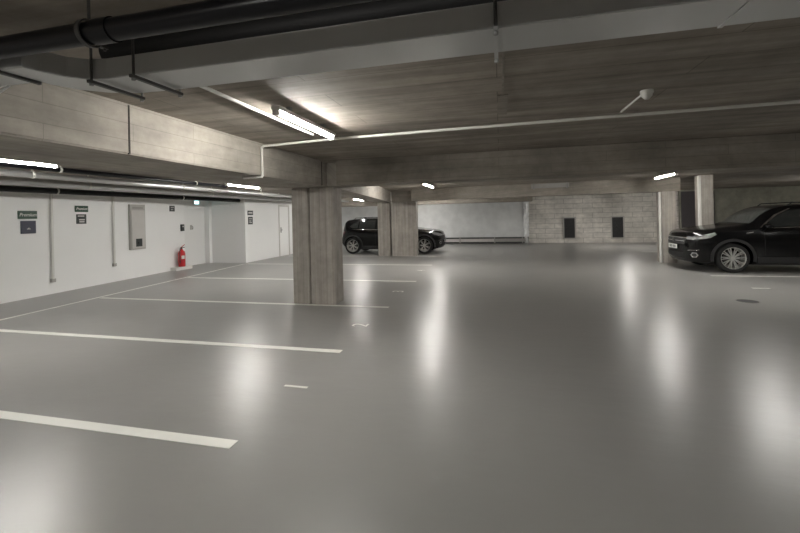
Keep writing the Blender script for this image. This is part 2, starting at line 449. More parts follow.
for i, x in enumerate((-1.9, -1.65, 0.0, 3.0)):
    h = empty('duct_hanger', (x, 1.69, 2.25))
    tag(h, ['strut hanger under the duct where it turns', 'strut hanger under the duct, just right of its turn', 'thin hanger under the duct above the middle of the picture', 'duct hanger beyond the right edge of the picture'][i], 'hanger', 'hangers of the ventilation duct')
    w = .011 if i < 2 else .008
    part('channel', M_DARKMETAL if i < 2 else M_GALV, h, lambda b: box(b, -w, w, -.16, .15, -.024, -.010))
    for s in (-.145, .14):
        part('rod', M_DARKMETAL if s < 0 else M_ROD, h, lambda b: tube(b, (0, s, -.03), (0, s, SLAB - 2.25), .006 if i < 2 else .007, 8), smooth=True)
        part('nut', M_ROD, h, lambda b: tube(b, (0, s, -.036), (0, s, -.025), .009, 6))

t = empty('drain_pipe', (0, 1.28, 2.31)); tag(t, 'thick black drain pipe across the top left corner', 'pipe')
part('pipe_run', M_BLACKPIPE, t, lambda b: tube(b, (-2.85, 0, 0), (9, 0, 0), .043, 32), smooth=True)
for x in (-1.5, 1.2, 3.9):
    part('coupling', M_BLACKPIPE, t, lambda b: tube(b, (x - .045, 0, 0), (x + .045, 0, 0), .048, 32), smooth=True)
for x in (-1.58, .5, 2.4):
    def clamp(b):
        lathe(b, [(.0485, -.01), (.054, -.01), (.054, .01), (.0485, .01)], (x, 0, 0), 'X', 32, close=True)
        tube(b, (x, 0, .05), (x, 0, SLAB - 2.316), .006, 8)
        box(b, x - .01, x + .01, .035, .075, -.036, -.026)
        tube(b, (x, .065, -.045), (x, .065, -.015), .006, 6)
    part('clamp', M_DARKMETAL, t, clamp)
# black cylinder added above the duct to fill the dark gap
t = empty('black_gap_filler', (0, 1.70, 2.432)); tag(t, 'black filler cylinder closing the dark gap between the drain pipe and the duct', 'pipe')
part('pipe_run', M_BLACKP, t, lambda b: tube(b, (-1.95, 0, 0), (9, 0, 0), .074, 28), smooth=True)
bm = bmesh.new(); path_tube(bm, [(-2.88, 1.36, 2.2), (-2.7, 1.44, 2.15), (-2.5, 1.48, 2.17), (-2.35, 1.49, 2.243)], .006, 8)
tag(obj('cable', bm, M_GALV, smooth=True), 'thin pale cable curling below the duct at the left edge', 'cable')

# ------------------------------------------------------------ pipes along the left wall
def wall_pipe(label, x, z, r, y0, y1, m, clips):
    t = empty('ceiling_pipe', (x, 0, z)); tag(t, label, 'pipe', 'pipes along the left wall')
    part('pipe_run', m, t, lambda b: tube(b, (0, y0, 0), (0, y1, 0), r, 20), smooth=True)
    for y in clips:
        part('clip', M_WHITE2, t, lambda b: (lathe(b, [(r + .001, -.015), (r + .01, -.015), (r + .01, .015), (r + .001, .015)], (0, y, 0), 'Y', 20, close=True), box(b, -.008, .008, y - .012, y + .012, r + .005, SLAB - z)))
wall_pipe('black pipe right under the slab, highest of the pipes on the left', -7.1, 2.455, .04, -5.9, 9.4, M_BLACKPIPE, (2, 5.2, 8.3))
wall_pipe('bright silver pipe nearest the lamps on the left', -7.2, 2.345, .052, -5.9, 20.8, M_GALV_PIPE, (1.5, 4.85, 8.0, 11.2, 14.5))
wall_pipe('dull silver pipe between the bright silver pipe and the wall', -7.95, 2.30, .07, -5.9, 17.5, M_GALV_PIPE, (1.8, 6.35, 9.9, 13.5))
wall_pipe('lowest black pipe along the top of the white wall', -9.12, 2.25, .062, 1.5, 12.78, M_BLACKPIPE, (3.6, 6.6, 10.1))

# ------------------------------------------------------------ white conduits on slab and beam
t = empty('conduit', (0, 4.27, 2.47)); tag(t, 'white conduit running across the slab to the right and down the long beam', 'conduit')
part('conduit_run', M_WHITE2, t, lambda b: path_tube(b, [(11, -.2, 0.0), (.9, .04, 0), (-1.8, .13, 0), (-2.85, .25, 0.0), (-2.88, .25, -.02), (-2.88, .25, -.37), (-2.89, .25, -.387), (-3.15, .25, -.387)], .016, 10), smooth=True)
bm = bmesh.new(); path_tube(bm, [(-1.95, 1.9, 2.47), (-1.98, 4.1, 2.47)], .014, 10)
tag(obj('conduit', bm, M_WHITE2, smooth=True), 'white conduit on the slab alongside the bright tube lamp', 'conduit')
bm = bmesh.new(); path_tube(bm, [(-4.07, 15.06, 2.47), (-4.06, 15.06, 2.46), (-4.06, 15.06, 2.16)], .02, 10)
tag(obj('conduit', bm, M_WHITE2, smooth=True), 'short bright conduit down the side of the beam by the middle columns', 'conduit')
t = empty('smoke_detector', (1.16, 3.62, SLAB)); t.scale = (.85, .85, 1); tag(t, 'white cone-shaped detector on the slab with a short conduit arm', 'detector')
part('base', M_WHITE2, t, lambda b: lathe(b, [(0, 0), (.055, 0), (.058, -.02), (0, -.02)], n=24), smooth=True)
part('sensor_head', M_WHITE2, t, lambda b: lathe(b, [(0, -.02), (.05, -.02), (.046, -.045), (.02, -.07), (0, -.072)], n=24), smooth=True)
part('conduit_arm', M_WHITE2, t, lambda b: path_tube(b, [(-.04, .0, -.03), (-.05, .3, -.035), (-.06, .6, -.04)], .009, 8), smooth=True)
# shallow joint recess in the slab
bm = bmesh.new(); box(bm, .035, .05, 1.9, 3.35, SLAB - .006, SLAB + .01); box(bm, 0.0, .085, 3.35, 4.0, SLAB - .012, SLAB + .01)
tag(obj('slab_joint', bm, M_BEAMX), 'narrow joint with a small patch in the slab, middle of the ceiling', 'joint')

# ------------------------------------------------------------ floor markings
def mark(name, poly, label, group, cat='floor marking'):
    bm = bmesh.new(); prism(bm, poly, .0, .003)
    return tag(obj(name, bm, M_LINE), label, cat, group)
G = 'bay lines on the left'
for x0, x1, y, w, lab in (
    (-7.64, -1.82, 2.43, .1, 'nearest white bay line at the bottom left'),
    (-7.84, -1.82, 4.38, .1, 'second white bay line from the front, on the left'),
    (-8.07, -1.88, 6.66, .09, 'white bay line passing the foot of the nearest column'),
    (-8.34, -1.96, 9.4, .09, 'white bay line just beyond the nearest column'),
    (-8.66, -2.1, 12.55, .09, 'white bay line in front of the middle columns'),
    (-8.6, -2.2, 15.3, .09, 'farthest white bay line on the left, beside the left-hand car')):
    mark('bay_line', [(x0, y - w / 2), (x1, y - w / 2), (x1, y + w / 2), (x0, y + w / 2)], lab, G)
mark('edge_line', [(-7.69, 1.5), (-7.62, 1.5), (-8.72, 12.5), (-8.79, 12.5)], 'long thin white line running parallel to the left wall', None)
mark('bay_line', [(4.74, 10.84), (13.5, 10.84), (13.5, 10.93), (4.74, 10.93)], 'white bay line along the near side of the right-hand car', 'bay lines on the right')
mark('bay_line', [(5.15, 16.95), (12, 16.95), (12, 17.05), (5.15, 17.05)], 'white bay line beyond the pale right-hand column', 'bay lines on the right')
for s, x, y, lab, sz in (('1', -1.85, 3.39, 'white painted number 1 in the nearest bay', .34), ('2', -1.97, 5.5, 'white painted number 2 in the bay before the nearest column', .34),
                     ('3', -2.06, 8.1, 'white painted number 3 beyond the nearest column', .34), ('4', -2.2, 11.3, 'white painted number 4 before the middle columns', .34)):
    o = text_part('bay_number', s, sz, M_LINE, None, Matrix.Rotation(PI / 2, 4, 'Z'), ext=.0015)
    o.location = (x, y, .0015); tag(o, lab, 'floor number', 'painted bay numbers')
mark('bay_number_dash', [(4.72, 9.22), (5.0, 9.22), (5.0, 9.29), (4.72, 9.29)], 'short white painted dash in front of the right-hand car', None)
t = empty('drain_cover', (3.97, 7.93, 0)); tag(t, 'small round dark drain cover in the floor before the right-hand car', 'drain')
part('cover_ring', M_GREYBOX, t, lambda b: lathe(b, [(.15, 0), (.17, 0), (.17, .005), (.15, .005)], n=32, close=True))
part('cover_plate', M_GRILLE, t, lambda b: lathe(b, [(0, 0), (.149, 0), (.149, .004), (0, .004)], n=32))

# ------------------------------------------------------------ things on the left wall
def wall_x(y): return -9.62 - (y - 5.9) * (.5 / 5.1) if y > 5.9 else -9.62 + (5.9 - y) * (1.02 / 11.9)
WR = math.atan(.5 / 5.1)          # the wall leans back by this angle
def on_wall(name, y, z, label, cat, group=None):
    t = empty(name, (wall_x(y) + .002, y, z), WR); return tag(t, label, cat, group)
def face_mat(x, z=0, y=0):        # text facing +x
    return Matrix.Translation((x, y, z)) @ Matrix.Rotation(PI / 2, 4, 'Z') @ Matrix.Rotation(PI / 2, 4, 'X')

t = on_wall('wall_sign', 6.40, 1.76, 'wide green sign with white script, leftmost on the wall', 'sign')
part('sign_board', M_GREEN, t, lambda b: box(b, 0, .02, -.19, .19, -.085, .085), bevel=.003)
text_part('sign_text', 'Premium', .105, M_WHITE2, t, face_mat(.021), ext=.0015, shear=.3, sx=.9)
t = on_wall('wall_sign', 6.41, 1.50, 'square navy sign below the leftmost green sign', 'sign')
part('sign_board', M_NAVY, t, lambda b: box(b, 0, .02, -.15, .15, -.135, .135), bevel=.003)
part('sign_mark', M_BEIGE, t, lambda b: (box(b, .02, .022, -.035, .035, -.045, -.03), box(b, .02, .022, -.012, .012, -.03, -.012)))
t = on_wall('wall_sign', 7.63, 1.905, 'smaller green sign with white script, second along the wall', 'sign')
part('sign_board', M_GREEN, t, lambda b: box(b, 0, .02, -.17, .17, -.075, .075), bevel=.003)
text_part('sign_text', 'Premium', .09, M_WHITE2, t, face_mat(.021), ext=.0015, shear=.3, sx=.9)
t = on_wall('wall_sign', 7.62, 1.66, 'charcoal sign with pale lines below the second green sign', 'sign')
part('sign_board', M_CHAR, t, lambda b: box(b, 0, .02, -.125, .125, -.115, .115), bevel=.003)
part('sign_mark', M_BEIGE, t, lambda b: (box(b, .02, .022, -.1, .07, .06, .085), box(b, .02, .022, -.07, .08, -.03, .0), box(b, .02, .022, -.06, .07, -.08, -.05)))
for y, z1, lab in ((6.89, .30, 'grey conduit down the white wall between the two green signs'), (8.51, .45, 'grey conduit down the white wall left of the tall cabinet')):
    t = on_wall('wall_conduit', y, 0, lab, 'conduit', 'conduits down the white wall')
    part('conduit_run', M_WHITE2, t, lambda b: tube(b, (.03, 0, z1), (.03, 0, SLAB - .02), .028, 12), smooth=True)
    part('end_fitting', M_BEIGE2, t, lambda b: box(b, 0, .06, -.045, .045, z1 - .04, z1 + .04), bevel=.005)
t = on_wall('wall_cabinet', 9.29, .79, 'tall grey-beige cabinet on the white wall', 'cabinet')
part('cabinet_body', M_BEIGE2, t, lambda b: box(b, 0, .06, -.27, .27, 0, 1.26), bevel=.004)
part('cabinet_door', M_BEIGE, t, lambda b: box(b, .06, .075, -.235, .235, .035, 1.1), bevel=.004)
part('name_strip', M_GREYBOX, t, lambda b: box(b, .06, .07, -.18, .18, 1.14, 1.19))
part('latch', M_CHAR, t, lambda b: (box(b, .075, .08, -.1, .12, .08, .3), box(b, .08, .1, -.03, .03, .16, .21)))
t = on_wall('wall_sign', 10.73, 1.96, 'small dark square sign high on the wall above the extinguisher', 'sign')
part('sign_board', M_CHAR, t, lambda b: box(b, 0, .02, -.11, .11, -.09, .09), bevel=.003)
part('sign_mark', M_GREYBOX, t, lambda b: (box(b, .02, .022, -.07, .07, .02, .05), box(b, .02, .022, -.07, .04, -.05, -.02)))
t = on_wall('push_button', 11.17, 1.34, 'small dark control box on the wall directly above the extinguisher', 'switch')
t.location.x += .0
part('button_case', M_CHAR, t, lambda b: box(b, 0, .05, -.07, .07, -.11, .11), bevel=.006)
part('button', M_BEIGE, t, lambda b: box(b, .05, .06, -.03, .03, .02, .06))
t = empty('wall_bracket', (-10.47, 12.0, 1.33)); tag(t, 'tiny pale hook on the wall right of the control box', 'hook')
part('plate', M_BEIGE, t, lambda b: box(b, -.03, -.01, -.04, .04, -.08, .08))
part('hook', M_BEIGE2, t, lambda b: path_tube(b, [(-.01, 0, .05), (.04, 0, .03), (.05, 0, -.03), (.02, 0, -.07)], .012, 8), smooth=True)
# plinth and extinguisher
bm = bmesh.new(); prism(bm, [(-9.85, 10.6), (-9.85, 11.28), (-10.14, 11.28), (-10.075, 10.6)], 0, .1)
tag(obj('concrete_plinth', bm, M_WHITE2), 'low pale plinth at the foot of the left wall under the extinguisher', 'plinth')
t = empty('fire_extinguisher', (-9.93, 10.92, .1)); t.scale = (1.05,) * 3
tag(t, 'red fire extinguisher standing on the low plinth by the white wall', 'extinguisher')
part('cylinder', M_RED, t, lambda b: lathe(b, [(0, 0), (.085, 0), (.1, .02), (.1, .4), (.085, .46), (.04, .5), (.03, .53), (0, .53)], n=28), smooth=True)
part('valve', M_BLACKP, t, lambda b: (tube(b, (0, 0, .52), (0, 0, .57), .025, 12), box(b, -.015, .015, -.03, .11, .57, .59)), smooth=False)
part('lever', M_RED, t, lambda b: path_tube(b, [(0, -.02, .59), (0, .06, .63), (0, .12, .66)], .01, 8))
part('hose', M_BLACKP, t, lambda b: path_tube(b, [(0, -.02, .55), (.03, -.09, .56), (.05, -.13, .46), (.05, -.13, .25), (.05, -.12, .12)], .012, 8), smooth=True)
part('label', M_WHITE2, t, lambda b: prism(b, [(.0985 * math.cos(a), .0985 * math.sin(a)) for a in (-.9, -.6, -.3, 0)] + [(.103 * math.cos(a), .103 * math.sin(a)) for a in (0, -.3, -.6, -.9)], .24, .34))
# signs on the far run of the left wall
xw = -8.915
t = empty('wall_sign', (xw + .002, 13.12, 1.8)); tag(t, 'small dark sign, upper of the pair right of the wall corner', 'sign')
part('sign_board', M_CHAR, t, lambda b: box(b, -.01, .02, -.17, .17, -.085, .085), bevel=.003)
part('sign_mark', M_BEIGE, t, lambda b: box(b, .02, .022, -.12, .12, -.02, .025))
t = empty('wall_sign', (xw + .002, 13.12, 1.52)); tag(t, 'small dark sign, lower of the pair right of the wall corner', 'sign')
part('sign_board', M_CHAR, t, lambda b: box(b, -.01, .02, -.14, .14, -.14, .14), bevel=.003)
part('sign_mark', M_BEIGE, t, lambda b: (box(b, .02, .022, -.09, .09, .05, .08), box(b, .02, .022, -.09, .05, -.03, 0), box(b, .02, .022, -.08, .08, -.09, -.06)))
t = empty('bracket_pendant', (-7.95, 11.2, 2.19)); bpy.data.objects.remove(t)

# ------------------------------------------------------------ cars
def curve(keys):
    xs = [k[0] for k in keys]; ys = [k[1] for k in keys]
    n = len(xs)
    d = [(ys[i + 1] - ys[i]) / (xs[i + 1] - xs[i]) for i in range(n - 1)]
    m = [d[0]] + [0 if d[i - 1] * d[i] <= 0 else 2 * d[i - 1] * d[i] / (d[i - 1] + d[i]) for i in range(1, n - 1)] + [d[-1]]
    def f(x):
        if x <= xs[0]: return ys[0]
        if x >= xs[-1]: return ys[-1]
        for i in range(n - 1):
            if x <= xs[i + 1]: break
        h = xs[i + 1] - xs[i]; t = (x - xs[i]) / h
        return (ys[i] * (1 + 2 * t) * (1 - t) ** 2 + m[i] * h * t * (1 - t) ** 2 + ys[i + 1] * t * t * (3 - 2 * t) - m[i + 1] * h * t * t * (1 - t))
    return f

def make_car(P):
    L, FW, RW, R = P['L'], P['fw'], P['rw'], P['R']
    top, belt, bot, W, WR = (curve(P[k]) for k in ('top', 'belt', 'bot', 'W', 'WR'))
    def ring(x):
        b0, b1, z1, w, wr = bot(x), belt(x), top(x), W(x), WR(x)
        h = b1 - b0
        dl = max(.004, min(.075, (z1 - b1) * .4))
        zm = (b1 + z1 - dl) / 2
        bl = .97 if z1 - b1 > .25 else .985
        p = [(0, b0), (.5 * w, b0), (.88 * w, b0 + .01), (.965 * w, b0 + .05), (.985 * w, b0 + .22 * h), (.992 * w, b0 + .45 * h), (w, b0 + .68 * h), (.992 * w, b0 + .88 * h), (bl * w, b1)]
        a = bl * w
        p += [(a + (wr - a) * .5 + .012, zm), (wr, z1 - dl), (wr * .93, z1 - dl * .4), (wr * .75, z1 - dl * .12), (wr * .4, z1 - .004 * (dl / .075)), (0, z1)]
        return p
    xs = [0, .01, .03, .06, .1, .16, .25] + [.25 + (L - .5) * i / 46 for i in range(1, 46)] + [L - .25, L - .16, L - .1, L - .06, L - .03, L - .01, L]
    bm = bmesh.new()
    rings = []
    for x in xs:
        p = ring(x)
        full = p + [(-y, z) for y, z in p[-2:0:-1]]
        # the nose and the tail bulge in plan: outer points sit further back
        vs = []
        for y, z in full:
            q = 0.0
            if x < .6: q = P.get('nose', .16) * (abs(y) / .9) ** 2.4 * (1 - x / .6)
            if x > L - .5: q = -.12 * (abs(y) / .9) ** 2.4 * (1 - (L - x) / .5)
            vs.append(bm.verts.new((x + q, y, z)))
        rings.append(vs)
    n = len(rings[0])
    for A, B in zip(rings, rings[1:]):
        for i in range(n):
            bm.faces.new((A[i], A[(i + 1) % n], B[(i + 1) % n], B[i]))
    bm.faces.new(rings[0][::-1]); bm.faces.new(rings[-1])
    bmesh.ops.recalc_face_normals(bm, faces=bm.faces)
    bmesh.ops.triangulate(bm, faces=[f for f in bm.faces if len(f.verts) > 4])
    bvh = BVHTree.FromBMesh(bm)
    me = bpy.data.meshes.new('body'); bm.to_mesh(me); bm.free()
    for p in me.polygons: p.use_smooth = True
    body = bpy.data.objects.new('body', me); COL.objects.link(body)
    # wheel wells
    cuts = []
    for wx in (FW, RW):
        for s in (-1, 1):
            c = bmesh.new(); tube(c, (wx, s * .56, R), (wx, s * 1.2, R), R + .055, 40)
            bmesh.ops.recalc_face_normals(c, faces=c.faces)
            cm = bpy.data.meshes.new('cut'); c.to_mesh(cm); c.free()
            co = bpy.data.objects.new('cut', cm); COL.objects.link(co)
            md = body.modifiers.new('b', 'BOOLEAN'); md.operation = 'DIFFERENCE'; md.object = co; md.solver = 'EXACT'
            cuts.append(co)
    dg = bpy.context.evaluated_depsgraph_get(); dg.update()
    me2 = bpy.data.meshes.new_from_object(body.evaluated_get(dg))
    body.modifiers.clear(); body.data = me2
    for c in cuts: bpy.data.objects.remove(c)
    for p in me2.polygons: p.use_smooth = True
    me2.set_sharp_from_angle(angle=math.radians(32))
    me2.materials.clear(); me2.materials.append(M_PAINT)
    root = empty(P['name'], (0, 0, 0)); tag(root, P['label'], 'car')
    body.parent = root
    def cast(o, d):
        d = Vector(d).normalized()
        h = bvh.ray_cast(Vector(o), d)
        return (h[0], h[1]) if h[0] else (None, None)
    def patch(name, m, poly, org, a, b, d, par=root, off=.005, th=.006, nx=22, ny=14):
        """panel lying on the body: outline in the plane (a, b) thrown along d onto the surface"""
        org, a, b, d = Vector(org), Vector(a), Vector(b), Vector(d).normalized()
        vmin, vmax = min(p[1] for p in poly), max(p[1] for p in poly)
        rows = []
        for j in range(ny + 1):
            v = vmin + (vmax - vmin) * (.002 + .996 * j / ny)
            us = []
            for k in range(len(poly)):
                (u0, v0), (u1, v1) = poly[k], poly[(k + 1) % len(poly)]
                if (v0 - v) * (v1 - v) <= 0 and v0 != v1: us.append(u0 + (u1 - u0) * (v - v0) / (v1 - v0))
            lo, hi = min(us), max(us)
            row = []
            for i in range(nx + 1):
                u = lo + (hi - lo) * i / nx
                p, nn = cast(org + a * u + b * v - d * 1.0, d)
                row.append(None if p is None else (p, nn if nn.dot(d) < 0 else -nn))
            rows.append(row)
        bm = bmesh.new()
        F = [[None if c is None else bm.verts.new(c[0] + c[1] * off) for c in r] for r in rows]
        B = [[None if c is None else bm.verts.new(c[0] + c[1] * (off - th)) for c in r] for r in rows]
        def q(vs):
            if all(vs) and len(set(vs)) == 4: bm.faces.new(vs)
        for j in range(ny):
            for i in range(nx):
                q((F[j][i], F[j][i + 1], F[j + 1][i + 1], F[j + 1][i]))
                q((B[j][i], B[j + 1][i], B[j + 1][i + 1], B[j][i + 1]))
        for i in range(nx):
            q((F[0][i], B[0][i], B[0][i + 1], F[0][i + 1])); q((F[ny][i], F[ny][i + 1], B[ny][i + 1], B[ny][i]))
        for j in range(ny):
            q((F[j][0], F[j + 1][0], B[j + 1][0], B[j][0])); q((F[j][nx], B[j][nx], B[j + 1][nx], F[j + 1][nx]))
        for v in [v for v in bm.verts if not v.link_faces]: bm.verts.remove(v)
        return obj(name, bm, m, par, smooth=True)
    for s in (-1, 1):                                        # side panels, thrown from the side
        o, a, b, dd = (0, s * 1.2, 0), (1, 0, 0), (0, 0, 1), (0, -s, 0)
        for w in P['side_glass']: patch('side_window', M_GLASS, w, o, a, b, dd)
        for w in P['chrome_side']: patch('window_trim', M_CHROME, w, o, a, b, dd, off=.008, nx=30, ny=3)
        patch('sill_cladding', M_BLACKP, P['sill'], o, a, b, dd, off=.012, th=.02)
        for wx in (FW, RW):                                   # arch cladding
            K = 28
            r0, r1 = R + .05, R + .115
            bm = bmesh.new(); prev = None
            for k in range(K + 1):
                an = PI * (-.06 + 1.12 * k / K)
                cell = []
                for rr, of in ((r0, .0), (r0, .014), (r1, .012), (r1, -.004)):
                    p, nn = cast((wx + rr * math.cos(an), s * 1.6, max(.22, R + rr * math.sin(an))), dd)
                    if p is None: cell = None; break
                    cell.append(bm.verts.new(p + Vector((0, s * of, 0))))
                if cell and prev:
                    for i in range(4): bm.faces.new((prev[i], prev[(i + 1) % 4], cell[(i + 1) % 4], cell[i]))
                prev = cell
            obj('arch_cladding', bm, M_BLACKP, root, smooth=True)
        for hx, hz in P['handles']:
            p, nn = cast((hx, s * 1.6, hz), dd)
            part('door_handle', M_CHROME if P.get('chrome_handles') else M_PAINT, root, lambda bb: path_tube(bb, [p + Vector((-.1, 0, 0)), p + Vector((-.08, s * .03, .004)), p + Vector((.07, s * .03, .008)), p + Vector((.1, 0, .008))], .012, 8), smooth=True)
        for seam in P['seams']:
            patch('door_gap', M_BLACKP, seam, o, a, b, dd, off=.0015, th=.004, nx=2, ny=18)
        # mirror
        mx, mz = P['mirror']
        p, nn = cast((mx, s * 1.6, mz), dd)
        def mir(bb):
            for (r, h) in (): pass
            lathe(bb, [(0, -.07), (.06, -.06), (.085, -.01), (.085, .03), (.07, .05), (0, .05)], (0, 0, 0), 'X', 20)
            bmesh.ops.scale(bb, vec=(1, 1.35, .85), verts=bb.verts)
            bmesh.ops.translate(bb, vec=(mx, p.y + s * .14, mz + .05), verts=bb.verts)
            tube(bb, (mx + .02, p.y - s * .02, mz), (mx, p.y + s * .1, mz + .03), .025, 8)
        part('side_mirror', M_PAINT, root, mir, smooth=True)
        # lamps at the corners, thrown diagonally
        hd = Vector((.8, -s * .6, 0)).normalized()
        aa = Vector((.6, s * .8, 0)).normalized()
        oo = Vector((0, s * .7, 0)) - hd * .4
        patch('headlight', M_LENS, [(u, v) for u, v in P['head']], oo, aa, (0, 0, 1), hd, off=.004, ny=8)
        patch('fog_lamp', M_CHROME, P['fog'], oo, aa, (0, 0, 1), hd, off=.004, nx=10, ny=8)
        cu_, cv_ = sum(p[0] for p in P['fog']) / len(P['fog']), sum(p[1] for p in P['fog']) / len(P['fog'])
        patch('fog_lens', M_GRILLE, [(cu_ + (u - cu_) * .68, cv_ + (v - cv_) * .68) for u, v in P['fog']], oo, aa, (0, 0, 1), hd, off=.009, nx=10, ny=8)
        patch('fog_lamp_trim', M_CHROME, P['fogt'], oo, aa, (0, 0, 1), hd, off=.006, nx=14, ny=3)
        td = Vector((-.8, -s * .6, 0)).normalized(); ta = Vector((-.6, s * .8, 0)).normalized()
        patch('tail_light', M_TAIL, P['tail'], Vector((L, s * .7, 0)) - td * .4, ta, (0, 0, 1), td, off=.004, ny=8)
        part('roof_rail', M_BLACKP, root, lambda bb: path_tube(bb, [Vector((x, s * (WR(x) - .05), top(x) + z)) for x, z in P['rail']], .014, 8), smooth=True)
    # glass front and rear, thrown from in front / behind
    patch('windscreen', M_GLASS_L, P['ws'], (0, 0, 0), (0, 1, 0), (1, 0, 0), (0, 0, -1), off=.004, nx=26)\
        if False else patch('windscreen', M_GLASS_L, P['ws'], (0, 0, 2.2), (0, 1, 0), (1, 0, 0), (0, 0, -1), off=.004, nx=26)
    patch('rear_window', M_GLASS, P['rwin'], (L + .5, 0, 0), (0, 1, 0), (0, 0, 1), (-1, 0, 0), off=.004)
    patch('grille', M_GRILLE, P['grille'], (-.5, 0, 0), (0, 1, 0), (0, 0, 1), (1, 0, 0), off=.004)
    for g in P['bars']: patch('grille_bar', M_CHROME, g, (-.5, 0, 0), (0, 1, 0), (0, 0, 1), (1, 0, 0), off=.01, th=.01, nx=26, ny=2)
    patch('lower_intake', M_BLACKP, P['intake'], (-.5, 0, 0), (0, 1, 0), (0, 0, 1), (1, 0, 0), off=.004)
    pz = P['plate_z']
    p, nn = cast((-.5, 0, pz), (1, 0, 0))
    pl = part('number_plate', M_PLATE, root, lambda bb: box(bb, p.x - .035, p.x - .02, -.26, .26, pz - .057, pz + .057), bevel=.003)
    part('plate_mount', M_BLACKP, root, lambda bb: box(bb, p.x - .02, p.x + .03, -.2, .2, pz - .04, pz + .04))
    part('plate_marking', M_CHAR, pl, lambda bb: [box(bb, p.x - .0365, p.x - .034, y, y + .035, pz - .03, pz + .03) for y in (-.19, -.13, -.07, .02, .08, .14)])
    part('emblem', M_CHROME, root, lambda bb: lathe(bb, [(.035, -.006), (.05, -.006), (.05, .006), (.035, .006)], (p.x - .01, 0, P['emblem_z']), 'X', 24, close=True))
    if P.get('fin'):
        fx = P['fin']
        part('antenna_fin', M_PAINT, root, lambda bb: prism(bb, [(fx, -.012), (fx + .14, -.02), (fx + .14, .02), (fx, .012)], top(fx) - .01, top(fx) + .055), bevel=.008)
    part('underbody', M_BLACKP, root, lambda bb: box(bb, .5, L - .5, -.62, .62, .17, .3))
    # wheels
    first = None
    for wx in (FW, RW):
        for s in (-1, 1):
            yc = s * P['track']
            w = part('wheel', M_TYRE, root, lambda bb: lathe(bb, [(R * .71, -.1), (R * .76, -.112), (R * .93, -.112), (R * .985, -.09), (R, -.06), (R, .06), (R * .985, .09), (R * .93, .112), (R * .76, .112), (R * .71, .1)], (wx, yc, R), 'Y', 48, close=True), smooth=True)
            def rim(bb):
                f = s
                lathe(bb, [(R * .755, f * .105), (R * .74, f * .114), (R * .70, f * .1), (R * .68, f * -.08), (R * .71, f * -.09)], (wx, yc, R), 'Y', 48)
                lathe(bb, [(0, f * .085), (.05, f * .082), (.06, f * .06), (.06, f * .03), (0, f * .03)], (wx, yc, R), 'Y', 20)
                ns = P['spokes']
                for k in range(ns):
                    for dk in (-.11, .11):
                        a0 = 2 * PI * k / ns; a1 = a0 + dk
                        c0 = Vector((wx + .05 * math.cos(a0 + dk * .4), yc, R + .05 * math.sin(a0 + dk * .4)))
                        c1 = Vector((wx + R * .71 * math.cos(a1), yc, R + R * .71 * math.sin(a1)))
                        dr = (c1 - c0).normalized(); pe = Vector((-dr.z, 0, dr.x))
                        vs = []
                        for c, hw, yo in ((c0, .010, .075), (c1, .0095, .098)):
                            for sgn, yy in ((-1, yo), (1, yo), (1, yo - .03), (-1, yo - .03)):
                                vs.append(bb.verts.new(c + pe * hw * sgn + Vector((0, f * yy, 0))))
                        for i in range(4): bb.faces.new((vs[i], vs[(i + 1) % 4], vs[4 + (i + 1) % 4], vs[4 + i]))
                        bb.faces.new(vs[0:4]); bb.faces.new(vs[4:8])
            part('rim', M_RIM, w, rim, smooth=True)
            part('brake_disc', M_DARKMETAL, w, lambda bb: lathe(bb, [(0, s * .0), (R * .5, s * .0), (R * .5, s * .02), (0, s * .02)], (wx, yc, R), 'Y', 32))
    return root

